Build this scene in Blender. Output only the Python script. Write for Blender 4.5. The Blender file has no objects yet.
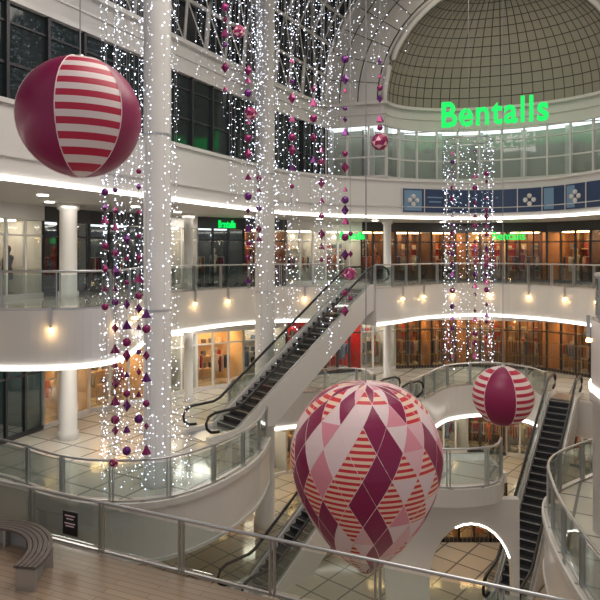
import bpy, math, random
from mathutils import Vector, Matrix
from mathutils.geometry import tessellate_polygon
random.seed(7)
S=bpy.context.scene
S.view_settings.view_transform='Standard'
# ---------------------------------------------------------------- materials
def mat(name,col,rough=.5,metal=0.,emit=None,es=0.,alpha=1.,sample=True):
    m=bpy.data.materials.new(name); m.use_nodes=True
    b=m.node_tree.nodes['Principled BSDF']
    b.inputs['Base Color'].default_value=(*col,1); b.inputs['Roughness'].default_value=rough
    b.inputs['Metallic'].default_value=metal
    if emit: b.inputs['Emission Color'].default_value=(*emit,1); b.inputs['Emission Strength'].default_value=es
    if not sample:
        try: m.cycles.emission_sampling='NONE'
        except Exception: pass
    return m
def noisy(m,c1,c2,scale=3.):
    nt=m.node_tree; b=nt.nodes['Principled BSDF']
    tc=nt.nodes.new('ShaderNodeTexCoord'); n=nt.nodes.new('ShaderNodeTexNoise'); n.inputs['Scale'].default_value=scale
    r=nt.nodes.new('ShaderNodeValToRGB'); r.color_ramp.elements[0].position=.35; r.color_ramp.elements[1].position=.65
    r.color_ramp.elements[0].color=(*c1,1); r.color_ramp.elements[1].color=(*c2,1)
    nt.links.new(tc.outputs['Object'],n.inputs['Vector']); nt.links.new(n.outputs['Fac'],r.inputs['Fac']); nt.links.new(r.outputs['Color'],b.inputs['Base Color'])
    return m
def bricks(name,c1,c2,mort,w,h,ms,rough,rot=0.,offset=0.):
    m=mat(name,c1,rough); nt=m.node_tree; b=nt.nodes['Principled BSDF']
    tc=nt.nodes.new('ShaderNodeTexCoord'); mp=nt.nodes.new('ShaderNodeMapping'); mp.inputs['Rotation'].default_value=(0,0,rot)
    br=nt.nodes.new('ShaderNodeTexBrick'); br.offset=offset
    br.inputs['Color1'].default_value=(*c1,1); br.inputs['Color2'].default_value=(*c2,1); br.inputs['Mortar'].default_value=(*mort,1)
    br.inputs['Scale'].default_value=1; br.inputs['Brick Width'].default_value=w; br.inputs['Row Height'].default_value=h
    br.inputs['Mortar Size'].default_value=ms; br.inputs['Mortar Smooth'].default_value=.1
    nt.links.new(tc.outputs['Object'],mp.inputs['Vector']); nt.links.new(mp.outputs['Vector'],br.inputs['Vector']); nt.links.new(br.outputs['Color'],b.inputs['Base Color'])
    return m
def stripes(name,c1,c2,period,rough=.5,phase=0.):
    m=mat(name,c1,rough); nt=m.node_tree; b=nt.nodes['Principled BSDF']
    tc=nt.nodes.new('ShaderNodeTexCoord'); sp=nt.nodes.new('ShaderNodeSeparateXYZ')
    a=nt.nodes.new('ShaderNodeMath'); a.operation='MULTIPLY_ADD'; a.inputs[1].default_value=1/period; a.inputs[2].default_value=phase+100
    f=nt.nodes.new('ShaderNodeMath'); f.operation='FRACT'; g=nt.nodes.new('ShaderNodeMath'); g.operation='GREATER_THAN'; g.inputs[1].default_value=.5
    mx=nt.nodes.new('ShaderNodeMix'); mx.data_type='RGBA'; mx.inputs[6].default_value=(*c1,1); mx.inputs[7].default_value=(*c2,1)
    L=nt.links.new; L(tc.outputs['Object'],sp.inputs[0]); L(sp.outputs['Z'],a.inputs[0]); L(a.outputs[0],f.inputs[0]); L(f.outputs[0],g.inputs[0]); L(g.outputs[0],mx.inputs[0]); L(mx.outputs[2],b.inputs['Base Color'])
    return m
def glass(name,tint=(.9,.95,.95),refl=.12,rough=.03):
    m=bpy.data.materials.new(name); m.use_nodes=True; nt=m.node_tree; nt.nodes.clear()
    o=nt.nodes.new('ShaderNodeOutputMaterial'); t=nt.nodes.new('ShaderNodeBsdfTransparent'); t.inputs[0].default_value=(*tint,1)
    g=nt.nodes.new('ShaderNodeBsdfGlossy'); g.inputs['Roughness'].default_value=rough
    fr=nt.nodes.new('ShaderNodeLayerWeight'); fr.inputs['Blend'].default_value=.25
    ma=nt.nodes.new('ShaderNodeMath'); ma.operation='MULTIPLY_ADD'; ma.inputs[1].default_value=.5; ma.inputs[2].default_value=refl*.5
    mx=nt.nodes.new('ShaderNodeMixShader'); L=nt.links.new
    L(fr.outputs['Fresnel'],ma.inputs[0]); L(ma.outputs[0],mx.inputs[0]); L(t.outputs[0],mx.inputs[1]); L(g.outputs[0],mx.inputs[2]); L(mx.outputs[0],o.inputs[0])
    return m
WHITE=mat('white_plaster',(.66,.64,.61),.45); noisy(WHITE,(.63,.61,.585),(.67,.65,.625),.6)
WHITEG=mat('white_gloss_panel',(.70,.675,.65),.25)
CEIL=mat('ceiling_paint',(.62,.60,.57),.6)
STEEL=mat('brushed_steel',(.55,.55,.56),.3,.9)
DARKM=mat('dark_frame',(.035,.035,.04),.4)
BLACK=mat('black_rubber',(.012,.012,.015),.35)
STEP=mat('escalator_step',(.05,.052,.06),.35,.5)
TILE=bricks('mall_tiles',(.58,.54,.47),(.51,.48,.42),(.19,.19,.17),1.2,1.2,.04,.10,.5)
TILEG=bricks('ground_tiles',(.50,.43,.34),(.42,.37,.30),(.15,.14,.12),1.0,1.0,.035,.10,.7)
WOOD=bricks('wood_planks',(.38,.27,.19),(.31,.225,.165),(.16,.11,.08),1.8,.16,.008,.3,.4,.5)
GLASS=glass('rail_glass',(.86,.91,.90))
SHOPG=glass('shop_glass',(.92,.95,.94),.06)
DGLASS=mat('dark_window_glass',(.02,.03,.032),.06)
STRIP=mat('led_strip',(1,1,1),.5,0,(1,.95,.87),4.5)
WARM=mat('warm_lamp',(1,.8,.5),.5,0,(1,.62,.25),18.)
FAIRY=mat('fairy_bulb',(1,1,1),.5,0,(.76,.83,1),4.5,sample=False)
WIRE=mat('thin_wire',(.3,.3,.32),.5)
GREEN=mat('green_neon',(.0,.2,.06),.5,0,(0.0,.85,.12),1.05)
MAG=mat('magenta_vinyl',(.27,.010,.08),.4)
MAGB=mat('magenta_metallic',(.28,.03,.14),.25,.6)
PURP=mat('purple_metallic',(.16,.03,.20),.25,.6)
PINK=mat('pink_fabric',(.80,.30,.38),.55)
PALE=mat('pale_pink_fabric',(.88,.68,.70),.55)
ROSE=mat('rose_fabric',(.84,.49,.54),.55)
STRB=stripes('striped_fabric',(.66,.03,.05),(.92,.64,.50),.115)
STRS=stripes('striped_vinyl',(.52,.014,.06),(.85,.70,.70),.232,phase=.2)
DOMEM=mat('dome_panel',(.30,.275,.225),.5)
DLINE=mat('dome_line',(.07,.065,.055),.5)
VGL=mat('roof_glazing',(.025,.028,.035),.15)
NAVY=mat('navy_banner',(.03,.055,.13),.4)
PBLUE=mat('pale_blue_print',(.18,.30,.45),.5)
REDW=mat('red_wall',(.65,.02,.02),.5)
BROWN=mat('brown_wall',(.42,.20,.09),.6)
DBROWN=mat('dark_brown_wall',(.13,.06,.035),.6)
CREAM=mat('cream_wall',(.75,.56,.36),.6)
GREYW=mat('grey_wall',(.14,.15,.16),.6)
TEALW=mat('teal_wall',(.10,.17,.17),.6)
LWARM=mat('shop_ceiling_warm',(1,1,1),.5,0,(1,.60,.25),14.)
LWHITE=mat('shop_ceiling_white',(1,1,1),.5,0,(1,.84,.62),9.)
LDIM=mat('shop_ceiling_dim',(1,1,1),.5,0,(.9,.95,1),1.6)
GOLD=mat('grille_brass',(.35,.22,.08),.35,.7)
CLOTH=[mat('cloth_%d'%i,c,.8) for i,c in enumerate([(.5,.13,.06),(.1,.1,.12),(.6,.5,.35),(.15,.2,.3),(.7,.65,.58),(.4,.05,.08)])]
BENCHM=mat('bench_slat',(.13,.10,.09),.5)
# ---------------------------------------------------------------- builder
class MB:
    def __init__(s): s.v=[];s.f=[];s.m=[];s.sm=[];s.mats=[]
    def mi(s,m):
        if m not in s.mats: s.mats.append(m)
        return s.mats.index(m)
    def add(s,vs,fs,m,smooth=False):
        o=len(s.v); s.v+=[tuple(p) for p in vs]; k=s.mi(m)
        for f in fs: s.f.append(tuple(i+o for i in f)); s.m.append(k); s.sm.append(smooth)
    def box(s,c,d,m,rz=0.):
        cx,cy,cz=c; a,b,h=d[0]/2,d[1]/2,d[2]/2; co,si=math.cos(rz),math.sin(rz); vs=[]
        for z in(-h,h):
            for x,y in((-a,-b),(a,-b),(a,b),(-a,b)): vs.append((cx+x*co-y*si,cy+x*si+y*co,cz+z))
        s.add(vs,[(3,2,1,0),(4,5,6,7),(0,1,5,4),(1,2,6,5),(2,3,7,6),(3,0,4,7)],m)
    def prism(s,poly,z0,z1,mt,ms=None,mb=None):
        n=len(poly); lo=[(x,y,z0) for x,y in poly]; hi=[(x,y,z1) for x,y in poly]
        tr=tessellate_polygon([[Vector((x,y,0)) for x,y in poly]])
        ar=sum(poly[i][0]*poly[(i+1)%n][1]-poly[(i+1)%n][0]*poly[i][1] for i in range(n))
        ft=[];fb=[]
        for t in tr:
            a,b,c=[Vector((*poly[i],0)) for i in t]; up=(b-a).cross(c-a).z>0
            ft.append(t if up else t[::-1]); fb.append(t[::-1] if up else t)
        s.add(hi,ft,mt); s.add(lo,fb,mb or ms or mt)
        s.add(lo+hi,[((i,(i+1)%n,(i+1)%n+n,i+n) if ar>0 else ((i+1)%n,i,i+n,(i+1)%n+n)) for i in range(n)],ms or mt)
    def ribbon(s,pl,o0,o1,z0,z1,m,closed=False):
        a=offs(pl,o0);b=offs(pl,o1);n=len(pl);vs=[]
        for i in range(n): vs+=[(*a[i],z0),(*b[i],z0),(*b[i],z1),(*a[i],z1)]
        fs=[]
        for i in range(n-1):
            p=4*i;q=p+4
            for k in range(4): fs.append((p+k,p+(k+1)%4,q+(k+1)%4,q+k))
        fs+=[(0,3,2,1),tuple(4*(n-1)+k for k in range(4))]
        s.add(vs,fs,m)
    def tube(s,path,r,m,seg=6,rs=None):
        P=[Vector(p) for p in path]; n=len(P); vs=[]
        for i in range(n):
            t=(P[min(i+1,n-1)]-P[max(i-1,0)]).normalized()
            up=Vector((0,0,1)) if abs(t.z)<.95 else Vector((1,0,0))
            a=t.cross(up).normalized(); b=a.cross(t); rr=rs[i] if rs else r
            for k in range(seg):
                an=2*math.pi*k/seg; vs.append(P[i]+a*rr*math.cos(an)+b*rr*math.sin(an))
        fs=[(i*seg+k,i*seg+(k+1)%seg,(i+1)*seg+(k+1)%seg,(i+1)*seg+k) for i in range(n-1) for k in range(seg)]
        fs+=[tuple(range(seg))[::-1],tuple((n-1)*seg+k for k in range(seg))]
        s.add(vs,fs,m,seg>4)
    def rev(s,c,prof,m,seg=24,smooth=True):
        vs=[];n=len(prof)
        for r,z in prof:
            for k in range(seg):
                a=2*math.pi*k/seg; vs.append((c[0]+r*math.cos(a),c[1]+r*math.sin(a),c[2]+z))
        fs=[(i*seg+k,i*seg+(k+1)%seg,(i+1)*seg+(k+1)%seg,(i+1)*seg+k) for i in range(n-1) for k in range(seg)]
        s.add(vs,fs,m,smooth)
    def ball(s,c,r,m,seg=10):
        s.rev(c,[(max(1e-4,r*math.sin(math.pi*i/(seg//2+1))),-r*math.cos(math.pi*i/(seg//2+1))) for i in range(seg//2+2)],m,seg)
    def octa(s,c,r,m,h=None):
        h=h or r; x,y,z=c
        s.add([(x+r,y,z),(x,y+r,z),(x-r,y,z),(x,y-r,z),(x,y,z+h),(x,y,z-h)],[(0,1,4),(1,2,4),(2,3,4),(3,0,4),(1,0,5),(2,1,5),(3,2,5),(0,3,5)],m)
    def build(s,name,parent=None):
        me=bpy.data.meshes.new(name); me.from_pydata(s.v,[],s.f)
        for m in s.mats: me.materials.append(m)
        me.polygons.foreach_set('material_index',s.m); me.polygons.foreach_set('use_smooth',s.sm); me.update()
        o=bpy.data.objects.new(name,me); S.collection.objects.link(o)
        if parent: o.parent=parent
        return o
def empty(name):
    e=bpy.data.objects.new(name,None); S.collection.objects.link(e); return e
def offs(pl,d):
    n=len(pl);out=[]
    for i in range(n):
        def nr(a,b):
            v=Vector((b[0]-a[0],b[1]-a[1])); v.normalize(); return Vector((-v.y,v.x))
        n1=nr(pl[max(i-1,0)],pl[max(i-1,0)+1]); n2=nr(pl[min(i,n-2)],pl[min(i,n-2)+1])
        v=(n1+n2); 
        if v.length<1e-6: v=n1
        v.normalize(); k=1/max(.5,v.dot(n1)); out.append((pl[i][0]+v.x*d*k,pl[i][1]+v.y*d*k))
    return out
def cat(P,n=6):
    out=[];Q=[P[0]]+list(P)+[P[-1]]
    for i in range(1,len(Q)-2):
        a,b,c,d=[Vector(q) for q in Q[i-1:i+3]]
        for k in range(n):
            t=k/n; out.append(tuple(.5*((2*b)+(c-a)*t+(2*a-5*b+4*c-d)*t*t+(3*b-a-3*c+d)*t**3)))
    out.append(tuple(P[-1])); return out
def along(pl,step):
    L=[0]
    for a,b in zip(pl,pl[1:]): L.append(L[-1]+math.dist(a,b))
    n=max(1,round(L[-1]/step)); out=[]
    for k in range(n+1):
        d=L[-1]*k/n; i=0
        while i<len(pl)-2 and L[i+1]<d: i+=1
        t=(d-L[i])/max(1e-6,L[i+1]-L[i]); p=(pl[i][0]+(pl[i+1][0]-pl[i][0])*t,pl[i][1]+(pl[i+1][1]-pl[i][1])*t)
        out.append((p[0],p[1],math.atan2(pl[i+1][1]-pl[i][1],pl[i+1][0]-pl[i][0])))
    return out
# ---------------------------------------------------------------- layout curves (plan, metres)
edge2a=cat([(-15,17.4),(-9,17.0),(-6.9,17.1),(-5.8,17.8),(-5.5,19.2),(-5.7,22),(-5.4,24.4),(-2.8,27.9),(0,29.1),(2.2,28.8)])
edge2b=cat([(3.5,27.5),(4.6,28.5),(6.5,30.6),(9.6,31.8),(12,30),(13.3,26.8),(13.2,22),(10.6,18.6),(7.7,15.6),(6.95,14),(6.9,12),(7.0,9)])
edge3=cat([(-12.2,5.5),(-7.3,14.6),(-1.7,25.7),(0.3,28.2),(2.5,29.6),(6,30.9),(9.6,31.5),(12.2,30),(13.5,27.4),(15,22),(15,12)])
W=[(-17,12),(-10.6,20.2),(-8.8,25),(-5,29),(1.4,33),(5.5,34.6),(9.8,35.2),(14,34),(17,30),(19,24),(19,9)]
Wo=offs(W,3.0)
e1a=cat([(-16,21),(-12,18.8),(-8.9,17.7),(-6.8,16.4),(-5.3,15.9),(-3.6,16.1),(-2.3,17.4),(-1.4,19.4),(-1.1,21.6)])
e1b=cat([(-2.9,25.3),(-2.6,27),(0,28.4),(2.6,28.7),(3.3,27.4)])
e1c=cat([(4.9,26.0),(5.9,27.5),(7.4,29.6),(9.6,30.3),(11,29.2),(11.3,27.9)])
e1d=cat([(13.3,26.2),(14,24),(13,21),(9.5,18.5),(6.9,16.5),(6.0,14.5),(5.5,12),(5.3,9.3)])
# ---------------------------------------------------------------- floors / slabs
b=MB(); b.prism([(-22,4),(22,4),(22,44),(-22,44)],-5.3,-5,TILEG); b.build('floor')
b=MB(); b.prism(e1a+e1b+e1c+e1d+[(19,9.3)]+Wo[::-1][1:],-1.6,0,TILE,WHITEG,CEIL)
for e in(e1b,e1c): b.ribbon(e,-.05,-.01,-1.6,-1.48,STRIP)
for e in(e1a,e1d): b.ribbon(e,-.06,-.005,-.16,0.01,WHITE); b.ribbon(e,-.04,-.005,-1.6,-1.5,WHITE)
b.build('floor_level_one')
b=MB(); b.prism(edge2a+edge2b+[(19,9)]+Wo[::-1][1:],3.3,5,TILE,WHITEG,CEIL)
for e in(edge2a,edge2b): b.ribbon(e,-.05,-.01,3.3,3.42,STRIP)
b.build('floor_level_two')
b=MB(); b.prism(edge3+[(19,12)]+Wo[::-1][1:-1]+[(-20,9)],8.4,10.3,WHITE,WHITEG,CEIL)
b.ribbon(edge3,-.05,-.01,8.4,8.52,STRIP)
b.ribbon(edge3,-.08,-.005,9.0,9.04,WHITE); b.ribbon(edge3,-.1,.2,10.3,10.42,WHITEG)
b.build('ceiling')
fg=[(-16,18.2),(-7.2,14.4),(4.0,9.5),(5.25,8.95)]
b=MB(); b.prism(fg+[(5.25,3),(-20,3),(-20,18.2)],-1.6,0,WOOD,WHITEG,CEIL); b.build('floor_foreground')
# ---------------------------------------------------------------- glass railings
def rail(pl,z,name,post=1.5,drop=0.,lamps=False):
    b=MB(); 
    p2=offs(pl,.10)
    b.tube([(x,y,z+1.1) for x,y in p2],.035,STEEL,8)
    b.ribbon(p2,-.006,.006,z+.12,z+1.0,GLASS); b.ribbon(p2,-.03,.03,z+.0,z+.05,STEEL)
    for x,y,a in along(p2,post):
        for d in(-.045,.045):
            b.box((x+d*math.cos(a),y+d*math.sin(a),z+.53),(.025,.09,1.1),STEEL,a)
    if lamps:
        for x,y,a in along(offs(pl,-.06),2.0)[1:-1]:
            b.box((x,y,z-.22),(.06,.09,.6),STEEL,a); b.rev((x,y,z-.56),[(.001,.07),(.05,.06),(.06,-.03),(.001,-.04)],WARM,8)
            if y>16.5:
                l=bpy.data.lights.new('fascia_lamp','POINT'); l.energy=2.6; l.color=(1,.66,.32); l.shadow_soft_size=.05
                o=bpy.data.objects.new('fascia_lamp',l); S.collection.objects.link(o); o.location=(x+.16*math.sin(a),y-.16*math.cos(a),z-.7)
    return b.build(name)
rail(e1a,0,'glass_balustrade'); rail(e1b,0,'glass_balustrade'); rail(e1c,0,'glass_balustrade'); rail(e1d,0,'glass_balustrade',1.3)
rail(edge2a,5,'glass_balustrade',1.6,lamps=True); rail(edge2b,5,'glass_balustrade',1.3,lamps=True)
rf=rail(fg[:3]+[(5.2,8.97)],0,'glass_balustrade',2.1)
# notices on the foreground balustrade
for (x,y) in((-5.1,13.32),(3.05,9.75)):
    b=MB(); a=math.atan2(-4.9,11.2); b.box((x,y,.62),(.42,.02,.52),BLACK,a)
    for k,w in((.17,.28),(.1,.2),(.0,.3),(-.06,.24)): b.box((x-.013*math.sin(-a)*1,y-.016,.62+k),(w,.012,.022),PALE,a)
    b.build('notice_sign')
# ---------------------------------------------------------------- columns
def column(x,y,r,z0,z1):
    b=MB(); b.rev((x,y,0),[(r+.06,z0),(r+.06,z0+.25),(r,z0+.28),(r,z1-.25),(r+.08,z1-.2),(r+.08,z1)],WHITE,32); 
    for z in(5.0,10.0):
        if z0<z<z1: b.rev((x,y,0),[(r+.012,z-.03),(r+.012,z+.03)],STEEL,32)
    b.build('round_column')
column(-4.1,17.25,.39,0,17.5); column(-1.5,25.7,.42,-5,17.5)
column(7.35,14.2,.38,-5,3.3)
for x,y,r in((-8.3,21.5,.3),(4.6,31.6,.2),(-5.0,26.9,.2)):
    column(x,y,r,0,3.3); column(x,y,r,5,8.4)
# ---------------------------------------------------------------- escalators
def escal(P0,P1,w,name='escalator'):
    P0=Vector(P0);P1=Vector(P1); h=Vector((P1.x-P0.x,P1.y-P0.y)); run=h.length; h.normalize(); rise=P1.z-P0.z; pr=Vector((-h.y,h.x))
    T=lambda lx,ly,lz:(P0.x+h.x*lx+pr.x*ly,P0.y+h.y*lx+pr.y*ly,P0.z+lz)
    root=empty(name)
    def side(poly,y0,y1,m,b):
        n=len(poly); vs=[T(x,y0,z) for x,z in poly]+[T(x,y1,z) for x,z in poly]
        tr=tessellate_polygon([[Vector((x,z,0)) for x,z in poly]])
        b.add(vs,[tuple(t) for t in tr]+[tuple(i+n for i in t)[::-1] for t in tr]+[(i,(i+1)%n,(i+1)%n+n,i+n) for i in range(n)],m)
    b=MB(); hw=w/2
    side([(-1.4,.0),(0,0.0),(run,rise-.05),(run+.15,rise-.05),(run+.15,rise-1.0),(run-.3,rise-1.15),(1.75,.0-.0)],-hw,hw,WHITEG,b)
    for sg in(-1,1):
        y0=sg*hw;y1=sg*(hw+.16)
        side([(-1.4,.0),(-1.4,.15),(-.1,.18),(run-.1,rise+.2),(run+1.3,rise+.2),(run+1.3,rise+.02),(run+.18,rise+.02),(run+.15,rise-1.0),(run-.3,rise-1.15),(1.75,.0)],min(y0,y1),max(y0,y1),WHITEG,b)
    b.build('truss',root)
    b=MB(); n=round(rise/.2)
    for i in range(n):
        x0=i*run/n;x1=(i+1)*run/n+.02; z=(i+1)*rise/n
        side([(x0,z-.22),(x1,z-.22),(x1,z),(x0,z)],-hw+.02,hw-.02,STEP,b)
        side([(x0-.004,z-.03),(x0+.03,z-.03),(x0+.03,z+.004),(x0-.004,z+.004)],-hw+.03,hw-.03,STEEL,b)
    side([(-1.5,.0),(0.02,.0),(0.02,.03),(-1.5,.03)],-hw,hw,STEEL,b); side([(run,rise),(run+1.3,rise),(run+1.3,rise+.03),(run,rise+.03)],-hw,hw,STEEL,b)
    b.build('steps',root)
    b=MB()
    for sg in(-1,1):
        y=sg*(hw+.08)
        side([(-1.15,.15),(-.1,.18),(run-.1,rise+.2),(run+1.1,rise+.2),(run+1.2,rise+.9),(run+.05,rise+.92),(.0,.92),(-1.2,.9)],y-.008,y+.008,SHOPG,b)
    b.build('glass_balustrade_panels',root)
    b=MB()
    for sg in(-1,1):
        y=sg*(hw+.08)
        pts=[(-.9,.25),(-1.25,.3),(-1.42,.45),(-1.46,.65),(-1.36,.85),(-1.1,.96),(-.1,.96),(.2,1.05),(run-.2,rise+.9),(run+.1,rise+.98),(run+1.0,rise+.98),(run+1.28,rise+.86),(run+1.36,rise+.65),(run+1.28,rise+.42),(run+.9,rise+.3)]
        b.tube([T(x,y,z) for x,z in pts],.055,BLACK,8)
        b.tube([T(x,y,z) for x,z in((-.1,.24),(run-.1,rise+.24))],.03,STEEL,6)
    b.build('handrails',root)
escal((-2.75,22.55,0),(2.75,28.0,5),1.25)
escal((-1.3,20.9,-5),(4.1,26.3,0),1.1)
escal((7.3,20.5,-5),(11.85,27.1,0),1.0)
# ---------------------------------------------------------------- landing with arch
b=MB()
pf=cat([(2.0,17.6),(3.0,17.0),(4.4,16.8),(5.6,17.1),(6.1,17.9)])
b.prism(pf+[(6.1,19.2),(2.0,19.2)],-.5,0,TILE,WHITEG,CEIL)
ar=[(2.6,-5),(3.75,-5)]+[(4.95-1.2*math.cos(math.pi*k/16),-2.8+1.6*math.sin(math.pi*k/16)) for k in range(17)]+[(6.15,-5),(6.35,-5),(6.35,-.5),(2.3,-.5)]
n=len(ar); tr=tessellate_polygon([[Vector((x,z,0)) for x,z in ar]])
vs=[(x,17.35,z) for x,z in ar]+[(x,17.6,z) for x,z in ar]
b.add(vs,[tuple(t) for t in tr]+[tuple(i+n for i in t)[::-1] for t in tr]+[(i,(i+1)%n,(i+1)%n+n,i+n) for i in range(n)],WHITEG)
b.tube([(x,17.36,z) for x,z in ar[8:17]],.03,STRIP,6)
b.build('arched_landing'); rail(pf,0,'glass_balustrade',1.1)
# ---------------------------------------------------------------- shopfronts
def text(body,loc,h,wid,rz,m,name,parent=None,ext=.03,bold=.015,sp=1.):
    c=bpy.data.curves.new(name,'FONT'); c.body=body; c.extrude=ext; c.offset=bold; c.align_x='CENTER'; c.size=h/.72; c.space_character=sp
    c.materials.append(m); o=bpy.data.objects.new(name,c); S.collection.objects.link(o); o.location=loc; o.rotation_euler=(math.pi/2,0,rz)
    bpy.context.view_layer.update(); 
    if wid: o.scale.x=wid/o.dimensions.x
    if parent: o.parent=parent
    return o
def bay(b,p,q,z0,z1,st,hdr=.55):
    a=math.atan2(q[1]-p[1],q[0]-p[0]); L=math.dist(p,q); ca,sa=math.cos(a),math.sin(a)
    T=lambda x,y:(p[0]+ca*x-sa*y,p[1]+sa*x+ca*y)
    def bx(x,y,z,dx,dy,dz,m): X,Y=T(x,y); b.box((X,Y,z),(dx,dy,dz),m,a)
    zt=z1-hdr; H=zt-z0
    wall={'dark':GREYW,'teal':TEALW,'warm':CREAM,'white':WHITE,'red':REDW,'grille':BROWN,'brown':random.choice([DBROWN,BROWN,BROWN,CREAM])}[st]
    lt={'dark':LDIM,'teal':LDIM,'warm':LWARM,'white':LWHITE,'red':LWHITE,'grille':LWARM,'brown':LWARM}[st]
    fr={'white':WHITEG,'warm':WHITEG}.get(st,DARKM)
    bx(L/2,0,z1-hdr/2,L,.2,hdr,REDW if st=='red' else WHITE if st in('white','warm','grille','teal') else DARKM)
    bx(L/2,2.3,z0+H/2+.2,L,.08,H+.4,wall)
    for x in(.03,L-.03): bx(x,1.15,z0+H/2,.06,2.3,H,wall)
    bx(L/2,1.2,zt+.05,L*.96,2.2,.04,WHITE); bx(L/2,1.2,zt+.0,L*.7,.6,.05,lt)
    for x in(.3,.7): bx(L*x,2.2,zt-.25,.12,.12,.12,lt)
    # frame
    nm=3
    for k in range(nm+1): bx(L*k/nm,0,z0+H/2,.09,.12,H,fr)
    bx(L/2,0,z0+.08,L,.12,.16,fr); bx(L/2,0,z0+H*.8,L,.08,.07,fr)
    bx(L/2,.02,z0+H/2,L,.015,H,SHOPG)
    if st in('grille',):
        k=.14
        while k<L: bx(k,-.1,z0+H/2,.018,.018,H,GOLD); k+=.17
        for zz in(.8,1.6,2.3): bx(L/2,-.1,z0+zz,L,.02,.03,GOLD)
    if st in('grille','brown'):
        for x in(.2,.5,.8):   # lit display panels between dark pilasters
            bx(L*x,2.2,z0+1.45,L*.16,.06,1.5,random.choice([CREAM,REDW,CREAM,CREAM])); bx(L*x+L*.15,1.9,z0+H/2,.25,.5,H,DBROWN)
    if st!='teal':
        for r in range(2):
            x=L*(.25+.45*r)+random.uniform(-.15,.15); y=random.uniform(.9,1.6)
            bx(x,y,z0+1.45,.8,.03,.03,STEEL); bx(x-.4,y,z0+.72,.03,.03,1.45,STEEL); bx(x+.4,y,z0+.72,.03,.03,1.45,STEEL)
            for g in range(5):
                h=random.uniform(.5,.85); bx(x-.33+.15*g,y,z0+1.42-h/2,.06,.4,h,random.choice(CLOTH))
        # a mannequin per bay
        X,Y=T(L*random.uniform(.4,.6),.6)
        b.rev((X,Y,z0+.16),[(.2,0),(.2,.03),(.02,.04),(.02,.5),(.15,.52),(.16,.8),(.11,1.0),(.19,1.3),(.17,1.38),(.05,1.42),(.05,1.48),(.09,1.55),(.1,1.64),(.07,1.73),(.001,1.76)],random.choice(CLOTH),10)
    if st in('warm','white','grille','brown','red'):
        for r in range(3):
            zz=z0+.6+.65*r; bx(L/2,2.1,zz,L*.8,.35,.04,CREAM)
            for g in range(5): bx(L*.15+L*.17*g,2.08,zz+.14,.2,.2,random.uniform(.15,.35),random.choice(CLOTH))
sty1={0:['teal'],1:['teal','warm'],2:['warm','white','white'],3:['warm','white','red'],4:['red','white'],5:['grille'],6:['grille'],7:['grille'],8:['grille'],9:['white']}
sty2={0:['white'],1:['white','dark'],2:['dark','white'],3:['dark','brown','white'],4:['white','brown'],5:['brown'],6:['brown'],7:['brown'],8:['brown'],9:['white']}
styg={k:['brown','white','warm'] for k in range(10)}
for lvl,z0,z1,sty in((1,0,3.3,sty1),(2,5,8.4,sty2),(0,-5,-1.6,styg)):
    for i in range(len(W)-1):
        p,q=W[i],W[i+1]; L=math.dist(p,q); nb=max(1,round(L/2.4)); 
        if i==9 : nb=5
        b=MB()
        for k in range(nb):
            P=(p[0]+(q[0]-p[0])*k/nb,p[1]+(q[1]-p[1])*k/nb); Q=(p[0]+(q[0]-p[0])*(k+1)/nb,p[1]+(q[1]-p[1])*(k+1)/nb)
            s=sty[i]; bay(b,P,Q,z0,z1,s[min(k*len(s)//nb,len(s)-1)])
        b.build('shopfront')
text('Bentalls',(11.9,34.25,7.42),.46,1.8,-.25,GREEN,'shop_sign'); text('Bentalls',(2.9,33.25,7.42),.42,1.5,.35,GREEN,'shop_sign'); text('Bentalls',(-3.6,29.6,7.9),.36,.9,.5,GREEN,'shop_sign')
# kiosk under the arch
b=MB(); 
for k in range(3): bay(b,(2.6+k*1.9,24.2),(4.5+k*1.9,24.2),-5,-2.3,'grille',.3)
b.prism([(2.6,24.1),(8.3,24.1),(8.3,26.6),(2.6,26.6)],-2.3,-2.2,WHITE); b.build('kiosk')
# outer wall
b=MB(); b.ribbon(W,2.7,2.95,-5,10.3,GREYW); b.build('wall_back')
# ---------------------------------------------------------------- level three wall with windows, dome, vault
th=math.radians(20); C=Vector((9.6,29.0)); U=Vector((math.cos(th),-math.sin(th))); V=Vector((math.sin(th),math.cos(th)))
R=5.6; RV=8.8; ZS=14.5; DK=.6
arc=[tuple(C-U*R*math.cos(math.pi*k/20)+V*R*DK*math.sin(math.pi*k/20)) for k in range(21)]
L3l=[(-13.3,5.5),(-8.1,15),(-2.3,26.1),(-.4,29.2),(1.4,31.9)]
L3=L3l+arc+[tuple(C+U*RV)]
b=MB(); b.ribbon(L3,0,.15,10.3,10.6,WHITE); b.ribbon(L3,0,.2,13.3,ZS,WHITE); b.ribbon(L3,-.12,.05,13.25,13.4,WHITEG); b.ribbon(L3,-.18,.05,14.35,14.5,WHITEG); b.ribbon(L3,-.06,.05,13.85,13.92,WHITEG)
b.build('wall_upper')
def winrow(pl,name,gm,fm,step,back=None):
    b=MB(); b.ribbon(pl,.05,.07,10.6,13.3,gm)
    for x,y,a in along(pl,step): b.box((x,y,11.95),(.09,.16,2.7),fm,a)
    b.ribbon(pl,0,.12,11.6,11.68,fm); b.ribbon(pl,0,.12,12.7,12.76,fm); b.ribbon(pl,-.04,.12,10.55,10.68,fm)
    if back:
        b.ribbon(pl,1.4,1.5,10.3,13.5,back); b.ribbon(pl,.3,1.3,13.3,13.35,LDIM)
        for x,y,a in along(offs(pl,.8),step*2): b.box((x,y,11.9),(.3,.3,3),WHITE,a)
    b.build(name)
winrow(L3l[:3],'window_1',DGLASS,DARKM,1.3)
winrow(L3l[2:],'window_2',DGLASS,DARKM,1.2)
PGREEN=mat('pale_room_wall',(.36,.36,.30),.6)
winrow([L3l[-1]]+arc+[tuple(C+U*RV)],'window_3',SHOPG,WHITEG,1.15,PGREEN)
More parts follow.
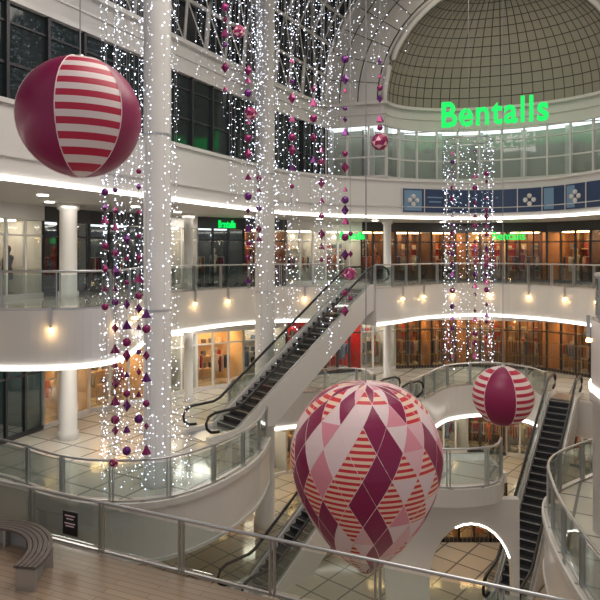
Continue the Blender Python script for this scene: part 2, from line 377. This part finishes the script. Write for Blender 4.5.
# half dome
b=MB(); vs=[];NM,NP=32,16
def dp(i,j): # meridian i (0..NM), parallel j(0..NP)
    a=math.pi*i/NM; e=math.pi/2*j/NP; r=R*math.cos(e); p=C-U*r*math.cos(a)+V*r*DK*math.sin(a); return (p.x,p.y,ZS+R*math.sin(e))
vs=[dp(i,j) for j in range(NP+1) for i in range(NM+1)]
b.add(vs,[(j*(NM+1)+i,j*(NM+1)+i+1,(j+1)*(NM+1)+i+1,(j+1)*(NM+1)+i) for j in range(NP) for i in range(NM)],DOMEM,True)
for j in range(0,NP): b.tube([dp(i,j) for i in range(NM+1)],.024,DLINE,4)
for i in range(NM+1): b.tube([dp(i,j) for j in range(NP+1-(4 if i%2 else 0))],.024,DLINE,4)
b.build('half_dome')
def ap(r,a): p=C-U*r*math.cos(a); return (p.x,p.y,ZS+r*math.sin(a))
b=MB(); N=40
rs=[R,R+.35,R+1.4,R+2.4,RV]
vs=[ap(r,math.pi*k/N) for r in rs for k in range(N+1)]
b.add(vs,[(j*(N+1)+i,j*(N+1)+i+1,(j+1)*(N+1)+i+1,(j+1)*(N+1)+i) for j in range(len(rs)-1) for i in range(N)],WHITE)
for r,t in((R,.16),(R+.35,.04),(R+1.4,.03),(R+2.4,.03),(RV,.15)): b.tube([ap(r,math.pi*k/N) for k in range(N+1)],t,WHITEG if t>.1 else DLINE,6)
for k in range(0,N+1,2): b.tube([ap(R+.35,math.pi*k/N),ap(RV,math.pi*k/N)],.02,DLINE,4)
b.build('wall_arch')
Wd=Vector((-.5,-.866))
def vp(k,t,n=18,r=RV): a=math.pi*k/n; p=C-U*r*math.cos(a)+Wd*t; return (p.x,p.y,ZS+r*math.sin(a))
b=MB(); nt_=22; st_=1.25
vs=[vp(k,t*st_,18,RV+.25) for t in range(nt_+1) for k in range(19)]
b.add(vs,[(t*19+k,t*19+k+1,(t+1)*19+k+1,(t+1)*19+k) for t in range(nt_) for k in range(18)],VGL)
for t in range(nt_+1): b.tube([vp(k,t*st_) for k in range(19)],.10 if t%2==0 else .06,WHITE,5)
for k in range(19): b.tube([vp(k,0),vp(k,nt_*st_)],.08,WHITE,5)
for t in range(nt_):
    for k in range(0,18): b.tube([vp(k,t*st_),vp(k+1,(t+1)*st_)],.03,WHITE,4); 
b.build('ceiling_vault')
# banners on level-three fascia
b=MB(); al=along(edge3,.02)
idx=[(x,y) for x,y,a in al if x>5.2 and y>25.5]
b.ribbon(idx[::12]+[idx[-1]],-.05,-.02,8.75,9.95,NAVY)
q=along(idx[::12],1.2)
for i,(x,y,a) in enumerate(q[:-1]):
    ca,sa=math.cos(a),math.sin(a); nx,ny=sa*.07,-ca*.07
    def at(u): return x+nx+u*ca,y+ny+u*sa
    if i in(0,6,7,9): X,Y=at(.6); b.box((X,Y,9.35),(1.0,.02,1.05),PBLUE,a)
    if i in(0,5,7):
        X,Y=at(.6); X+=sa*.03; Y-=ca*.03
        for (u,zz) in((0,.2),(0,-.2),(.2,0),(-.2,0)): b.ball((X+u*ca,Y+u*sa,9.35+zz),.13,WHITEG,8)
    elif i in(1,2,3,4):
        X,Y=at(.6)
        for zz,wd in((.18,.9),(-.05,.7)): b.box((X,Y,9.35+zz),(wd,.02,.07),PBLUE,a)
    b.box((x+nx,y+ny,9.35),(.04,.03,1.2),WHITEG,a)
b.build('banner')
# main sign
sg=empty('illuminated_sign'); sp=C+V*.2
text('Bentalls',(sp.x-.28,sp.y,12.95),1.25,4.95,-th,GREEN,'letters',sg,.1,.03,1.08)
b=MB(); 
p0=sp-U*5.5;p1=sp+U*5.5; b.tube([(p0.x,p0.y+.15,12.80),(p1.x,p1.y+.15,12.80)],.03,WHITE,6)
b.build('support_bar',sg)
# ceiling downlights
b=MB()
for x,y in((-8.6,20.6),(-6.2,22.6),(-5.2,25.5),(-2.5,28.6),(-7.8,18.2),(-9.8,19),(1,30.5),(4,32),(8,33.6),(11,33)): b.rev((x,y,8.36),[(.001,0),(.16,0),(.17,.03)],STRIP,14); b.rev((x,y,3.26),[(.001,0),(.14,0),(.15,.03)],STRIP,14)
b.build('ceiling_downlights')
# ---------------------------------------------------------------- hanging balls and balloon
def gball(c,r,rot,top):
    b=MB(); G=6; sub=8; NP=24
    for g in range(G):
        m=STRS if g%2==0 else MAG
        vs=[]
        for j in range(NP+1):
            e=-math.pi/2+math.pi*j/NP
            for k in range(sub+1):
                a=rot+2*math.pi*(g-.5+k/sub)/G; rr=r*math.cos(e); vs.append((c[0]+rr*math.cos(a),c[1]+rr*math.sin(a),c[2]+r*math.sin(e)))
        b.add(vs,[(j*(sub+1)+k,j*(sub+1)+k+1,(j+1)*(sub+1)+k+1,(j+1)*(sub+1)+k) for j in range(NP) for k in range(sub)],m,True)
        a=rot+2*math.pi*(g-.5)/G
        b.tube([(c[0]+r*1.003*math.cos(-math.pi/2+math.pi*j/NP)*math.cos(a),c[1]+r*1.003*math.cos(-math.pi/2+math.pi*j/NP)*math.sin(a),c[2]+r*1.003*math.sin(-math.pi/2+math.pi*j/NP)) for j in range(NP+1)],.01,PALE,4)
    b.tube([(c[0],c[1],c[2]+r-.01),(c[0],c[1],top)],.012,WIRE,4); b.rev(c,[(.001,r+.08),(.06,r+.06),(.1,r-.02)],STEEL,12)
    b.build('striped_hanging_ball')
gball((-4.03,11.0,9.1),1.09,math.atan2(-11,4.1)+.14,17)
gball((7.44,22,1.4),1.08,math.atan2(-22,-7.44)+math.radians(60)-.1,20)
# balloon
bc=(1.43,13.0,0.)
prof=cat([(.0,3.81),(.6,3.74),(1.06,3.5),(1.4,3.08),(1.6,2.55),(1.63,2.1),(1.52,1.6),(1.28,1.05),(.92,.5),(.55,.1),(.22,-.16),(.14,-.24)],8)
pl_=[0]
for a_,b_ in zip(prof,prof[1:]): pl_.append(pl_[-1]+math.dist(a_,b_))
def surf(t,thh):
    d=max(0,min(1,t))*pl_[-1]; i=0
    while i<len(prof)-2 and pl_[i+1]<d: i+=1
    f=(d-pl_[i])/(pl_[i+1]-pl_[i]); r=prof[i][0]+(prof[i+1][0]-prof[i][0])*f; z=prof[i][1]+(prof[i+1][1]-prof[i][1])*f
    return (bc[0]+r*math.cos(thh),bc[1]+r*math.sin(thh),z)
b=MB(); K=11;N=18;rnd=random.Random(5)
kinds={}
def kind(k,j):
    j%=N
    if (k,j) not in kinds:
        q=(j*2+k*5+(k//2))%6 if k%2==0 else (j*2+1+k*3)%6
        kinds[(k,j)]={0:'M',1:'S',2:'W',3:'S',4:'S' if k%2 else 'W',5:'M'}[q] if rnd.random()<.7 else rnd.choice('MSW')
    return kinds[(k,j)]
def trib(A,B,Cc,m):
    sub=4; idx={};vs=[]
    for i in range(sub+1):
        for j in range(sub+1-i):
            l=sub-i-j; t=(A[0]*i+B[0]*j+Cc[0]*l)/sub; a=(A[1]*i+B[1]*j+Cc[1]*l)/sub; idx[(i,j)]=len(vs); vs.append(surf(t,a))
    fs=[]
    for i in range(sub):
        for j in range(sub-i):
            fs.append((idx[(i,j)],idx[(i+1,j)],idx[(i,j+1)]))
            if i+j<sub-1: fs.append((idx[(i+1,j)],idx[(i+1,j+1)],idx[(i,j+1)]))
    b.add(vs,fs,m,True)
an=lambda k,j:2*math.pi*(j+.5*(k%2))/N-1.2
def colr(kd,half):
    if kd=='M': return MAG
    if kd=='S': return STRB if (half==0 or rnd.random()<.45) else rnd.choice([ROSE,PALE,PALE])
    return rnd.choice([PALE,PALE,PALE,ROSE,PINK])
for k in range(K):
    for j in range(N):
        t0,t1=k/K,(k+1)/K; a1=an(k,j); h=math.pi/N
        trib((t0,a1),(t0,a1+2*h),(t1,a1+h),colr(kind(k,j),1))
        jj=(j-1) if k%2==0 else j
        trib((t0,a1),(t1,a1-h),(t1,a1+h),colr(kind(k+1,jj),0))
        for sgn in(-1,1): b.tube([surf(t0+(t1-t0)*q/3,a1+sgn*h*q/3) for q in range(4)],.007,PALE,3)
b.tube([(bc[0],bc[1],3.8),(bc[0],bc[1],18)],.012,WIRE,4); b.rev((bc[0],bc[1],0),[(.001,-.27),(.15,-.25),(.16,-.16)],MAG,14)
b.build('hot_air_balloon_decoration')
# ---------------------------------------------------------------- fairy light curtains
def curtain(name,strings,dz=.27,r=.021):
    b=MB()
    for x,y,zt,zb in strings:
        b.tube([(x,y,zt),(x,y,zb)],.003,WIRE,3); z=zt-random.uniform(0,dz)
        while z>zb:
            b.octa((x+random.uniform(-.07,.07),y+random.uniform(-.07,.07),z),r*random.choice([.5,.6,.8,1,1.3]),FAIRY); z-=dz*random.uniform(.4,1.7)
    return b.build(name)
st=[]
for k in range(32):
    a=2*math.pi*k/32+random.uniform(-.1,.1); rr=random.uniform(.6,1.1); st.append((-4.62+rr*math.cos(a),17.1+rr*.75*math.sin(a),17,random.uniform(.15,1.2)))
for k in range(26):
    a=2*math.pi*k/26; st.append((-4.4+1.25*math.cos(a),17.1+.7*math.sin(a),2.0+random.uniform(-1.4,1.2),.1))
curtain('fairy_light_curtain',st,.21,.018)
st=[]
for k in range(60):
    x=random.uniform(-2.3,1.5); y=random.uniform(18.2,21)
    zb=random.uniform(3.0,5.5) if x>-1.2 else random.uniform(5,9); st.append((x,y,17.5,zb if random.random()<.75 else zb+4))
curtain('fairy_light_curtain',st,.26,.0165)
st=[]
for k in range(20):
    a=2*math.pi*k/20; st.append((7.3+1.02*math.cos(a),26+1.02*math.sin(a),11.5,random.uniform(1.4,2.4)))
o=curtain('fairy_light_curtain',st,.24,.021)
b=MB(); b.tube([(7.3+1.02*math.cos(2*math.pi*k/24),26+1.02*math.sin(2*math.pi*k/24),11.5) for k in range(25)],.03,STEEL,6)
for k in range(3): a=2*math.pi*k/3; b.tube([(7.3+1.02*math.cos(a),26+1.02*math.sin(a),11.5),(7.3,26,13),],.01,WIRE,3)
b.tube([(7.3,26,13),(7.3,26,22)],.01,WIRE,3); b.build('ring_frame',o)
st=[]
for k in range(60):
    st.append((random.uniform(-5.5,3.5),random.uniform(17,24),19,random.uniform(11.5,15)))
curtain('fairy_light_curtain',st,.26,.017)
# ornaments
def ornaments(x,y,zt,zb,sp=.55):
    b=MB(); b.tube([(x,y,18),(x,y,zb)],.005,WIRE,3); z=zt;i=random.randint(0,3)
    while z>=zb:
        m=random.choice([MAGB,PURP,MAGB]); f=random.choice([.6,.8,1.])
        if i%3==0: b.ball((x,y,z),.12*f,m)
        elif i%3==1: b.octa((x,y,z),.12*f,m,.18*f)
        else: b.rev((x,y,z),[(.001,.15*f),(.14*f,-.1*f),(.001,-.11*f)],m,5,False)
        z-=sp*random.uniform(.5,1.3); i+=1
    b.build('bauble_garland')
for g in((-5.04,15.5,8.2,5.1),(-4.93,16.0,8.3,1.4),(-4.3,16.0,8.8,2.2),(-4.65,16.1,7,1.2),(-4.1,16.0,5,1.0),(-1.56,18,12.1,5.5),(-.24,18,12.4,8.2),(1.39,18.5,12.6,4.6),(1.5,17.8,7.2,4.8),(2.53,19,12.7,10.3),(-2.25,18,14,11),(.7,19.6,10,6),(6.5,25.6,10.9,2.0),(7.35,25.2,10.9,2.0),(7.9,25.4,10,3),(.4,17.8,11.5,9),(-1.3,19,9,7)): ornaments(*g)
def geoball(x,y,z,r):
    b=MB(); import bmesh
    bm=bmesh.new(); bmesh.ops.create_icosphere(bm,subdivisions=2,radius=r); bm.verts.ensure_lookup_table()
    vs=[(v.co.x+x,v.co.y+y,v.co.z+z) for v in bm.verts]
    for i,f in enumerate(bm.faces): b.add([vs[v.index] for v in f.verts],[(0,1,2)],[MAGB,ROSE,MAG,MAG][i%4])
    bm.free(); b.tube([(x,y,z+r),(x,y,18)],.006,WIRE,3); b.build('faceted_bauble')
for g in((2.53,19,10.15,.28),(-1.5,18.4,10.9,.2),(-1.9,18.6,13.5,.2),(1.5,18,6.0,.2),(-4.9,15.8,1.1,.12)): geoball(*g)
# ---------------------------------------------------------------- curved bench
BC=(-6.95,12.1)
bp=[(BC[0]+1.62*math.cos(a),BC[1]+1.62*math.sin(a)) for a in [math.radians(d) for d in range(-12,112,6)]]
b=MB()
for k in range(5): b.ribbon(bp,-.2+k*.1,-.12+k*.1,.42,.47,BENCHM)
for x,y,a in along(bp,.8): b.box((x,y,.21),(.06,.42,.42),STEEL,a)
b.ribbon(bp,-.03,.03,.0,.42,mat('bench_base_grey',(.35,.35,.35),.5)); b.build('curved_bench')
# ---------------------------------------------------------------- lights
def area(name,loc,size,power,col=(1,.93,.83),rot=(0,0,0)):
    l=bpy.data.lights.new(name,'AREA'); l.shape='RECTANGLE'; l.size,l.size_y=size; l.energy=power; l.color=col
    o=bpy.data.objects.new(name,l); S.collection.objects.link(o); o.location=loc; o.rotation_euler=rot; return o
area('fill_light',(1,13,16.3),(9,9),1050)  # soft fill added under the vault, above the view; no real fixture
area('fill_light',(7,22,19.5),(6,6),520)  # second added fill, towards the apse, also out of view
area('fill_light',(9.0,27.3,20.6),(5,1.0),130,(1,.9,.72),(math.radians(35),0,-th))  # added to brighten the half dome, not a fixture
for x,y in((-7.6,20.5),(-4.8,27.2),(3,31.5),(9.8,33.3),(14.8,29)):
    area('fill_light',(x,y,8.3),(1.6,1.6),65); area('fill_light',(x,y,3.2),(1.6,1.6),85)  # added area fill under each slab, besides the modelled downlights
for x,y in((-2,30),(6,31),(10,33),(3,13),(6.5,22.5)): area('fill_light',(x,y,-1.75 if y!=22.5 else -.5),(1.6,1.6),85 if y!=22.5 else 25,(1,.86,.66))  # added warm fill for the ground level, no fixtures here
w=bpy.data.worlds.new('World'); S.world=w; w.use_nodes=True; w.node_tree.nodes['Background'].inputs[0].default_value=(.90,.86,.84,1); w.node_tree.nodes['Background'].inputs[1].default_value=.42
# ---------------------------------------------------------------- camera
cd=bpy.data.cameras.new('Camera'); cd.lens=36; cd.sensor_width=36; cd.shift_y=-.0767; cd.clip_end=300
co=bpy.data.objects.new('Camera',cd); S.collection.objects.link(co); co.location=(0,0,6.6); co.rotation_euler=(math.pi/2,0,0); S.camera=co
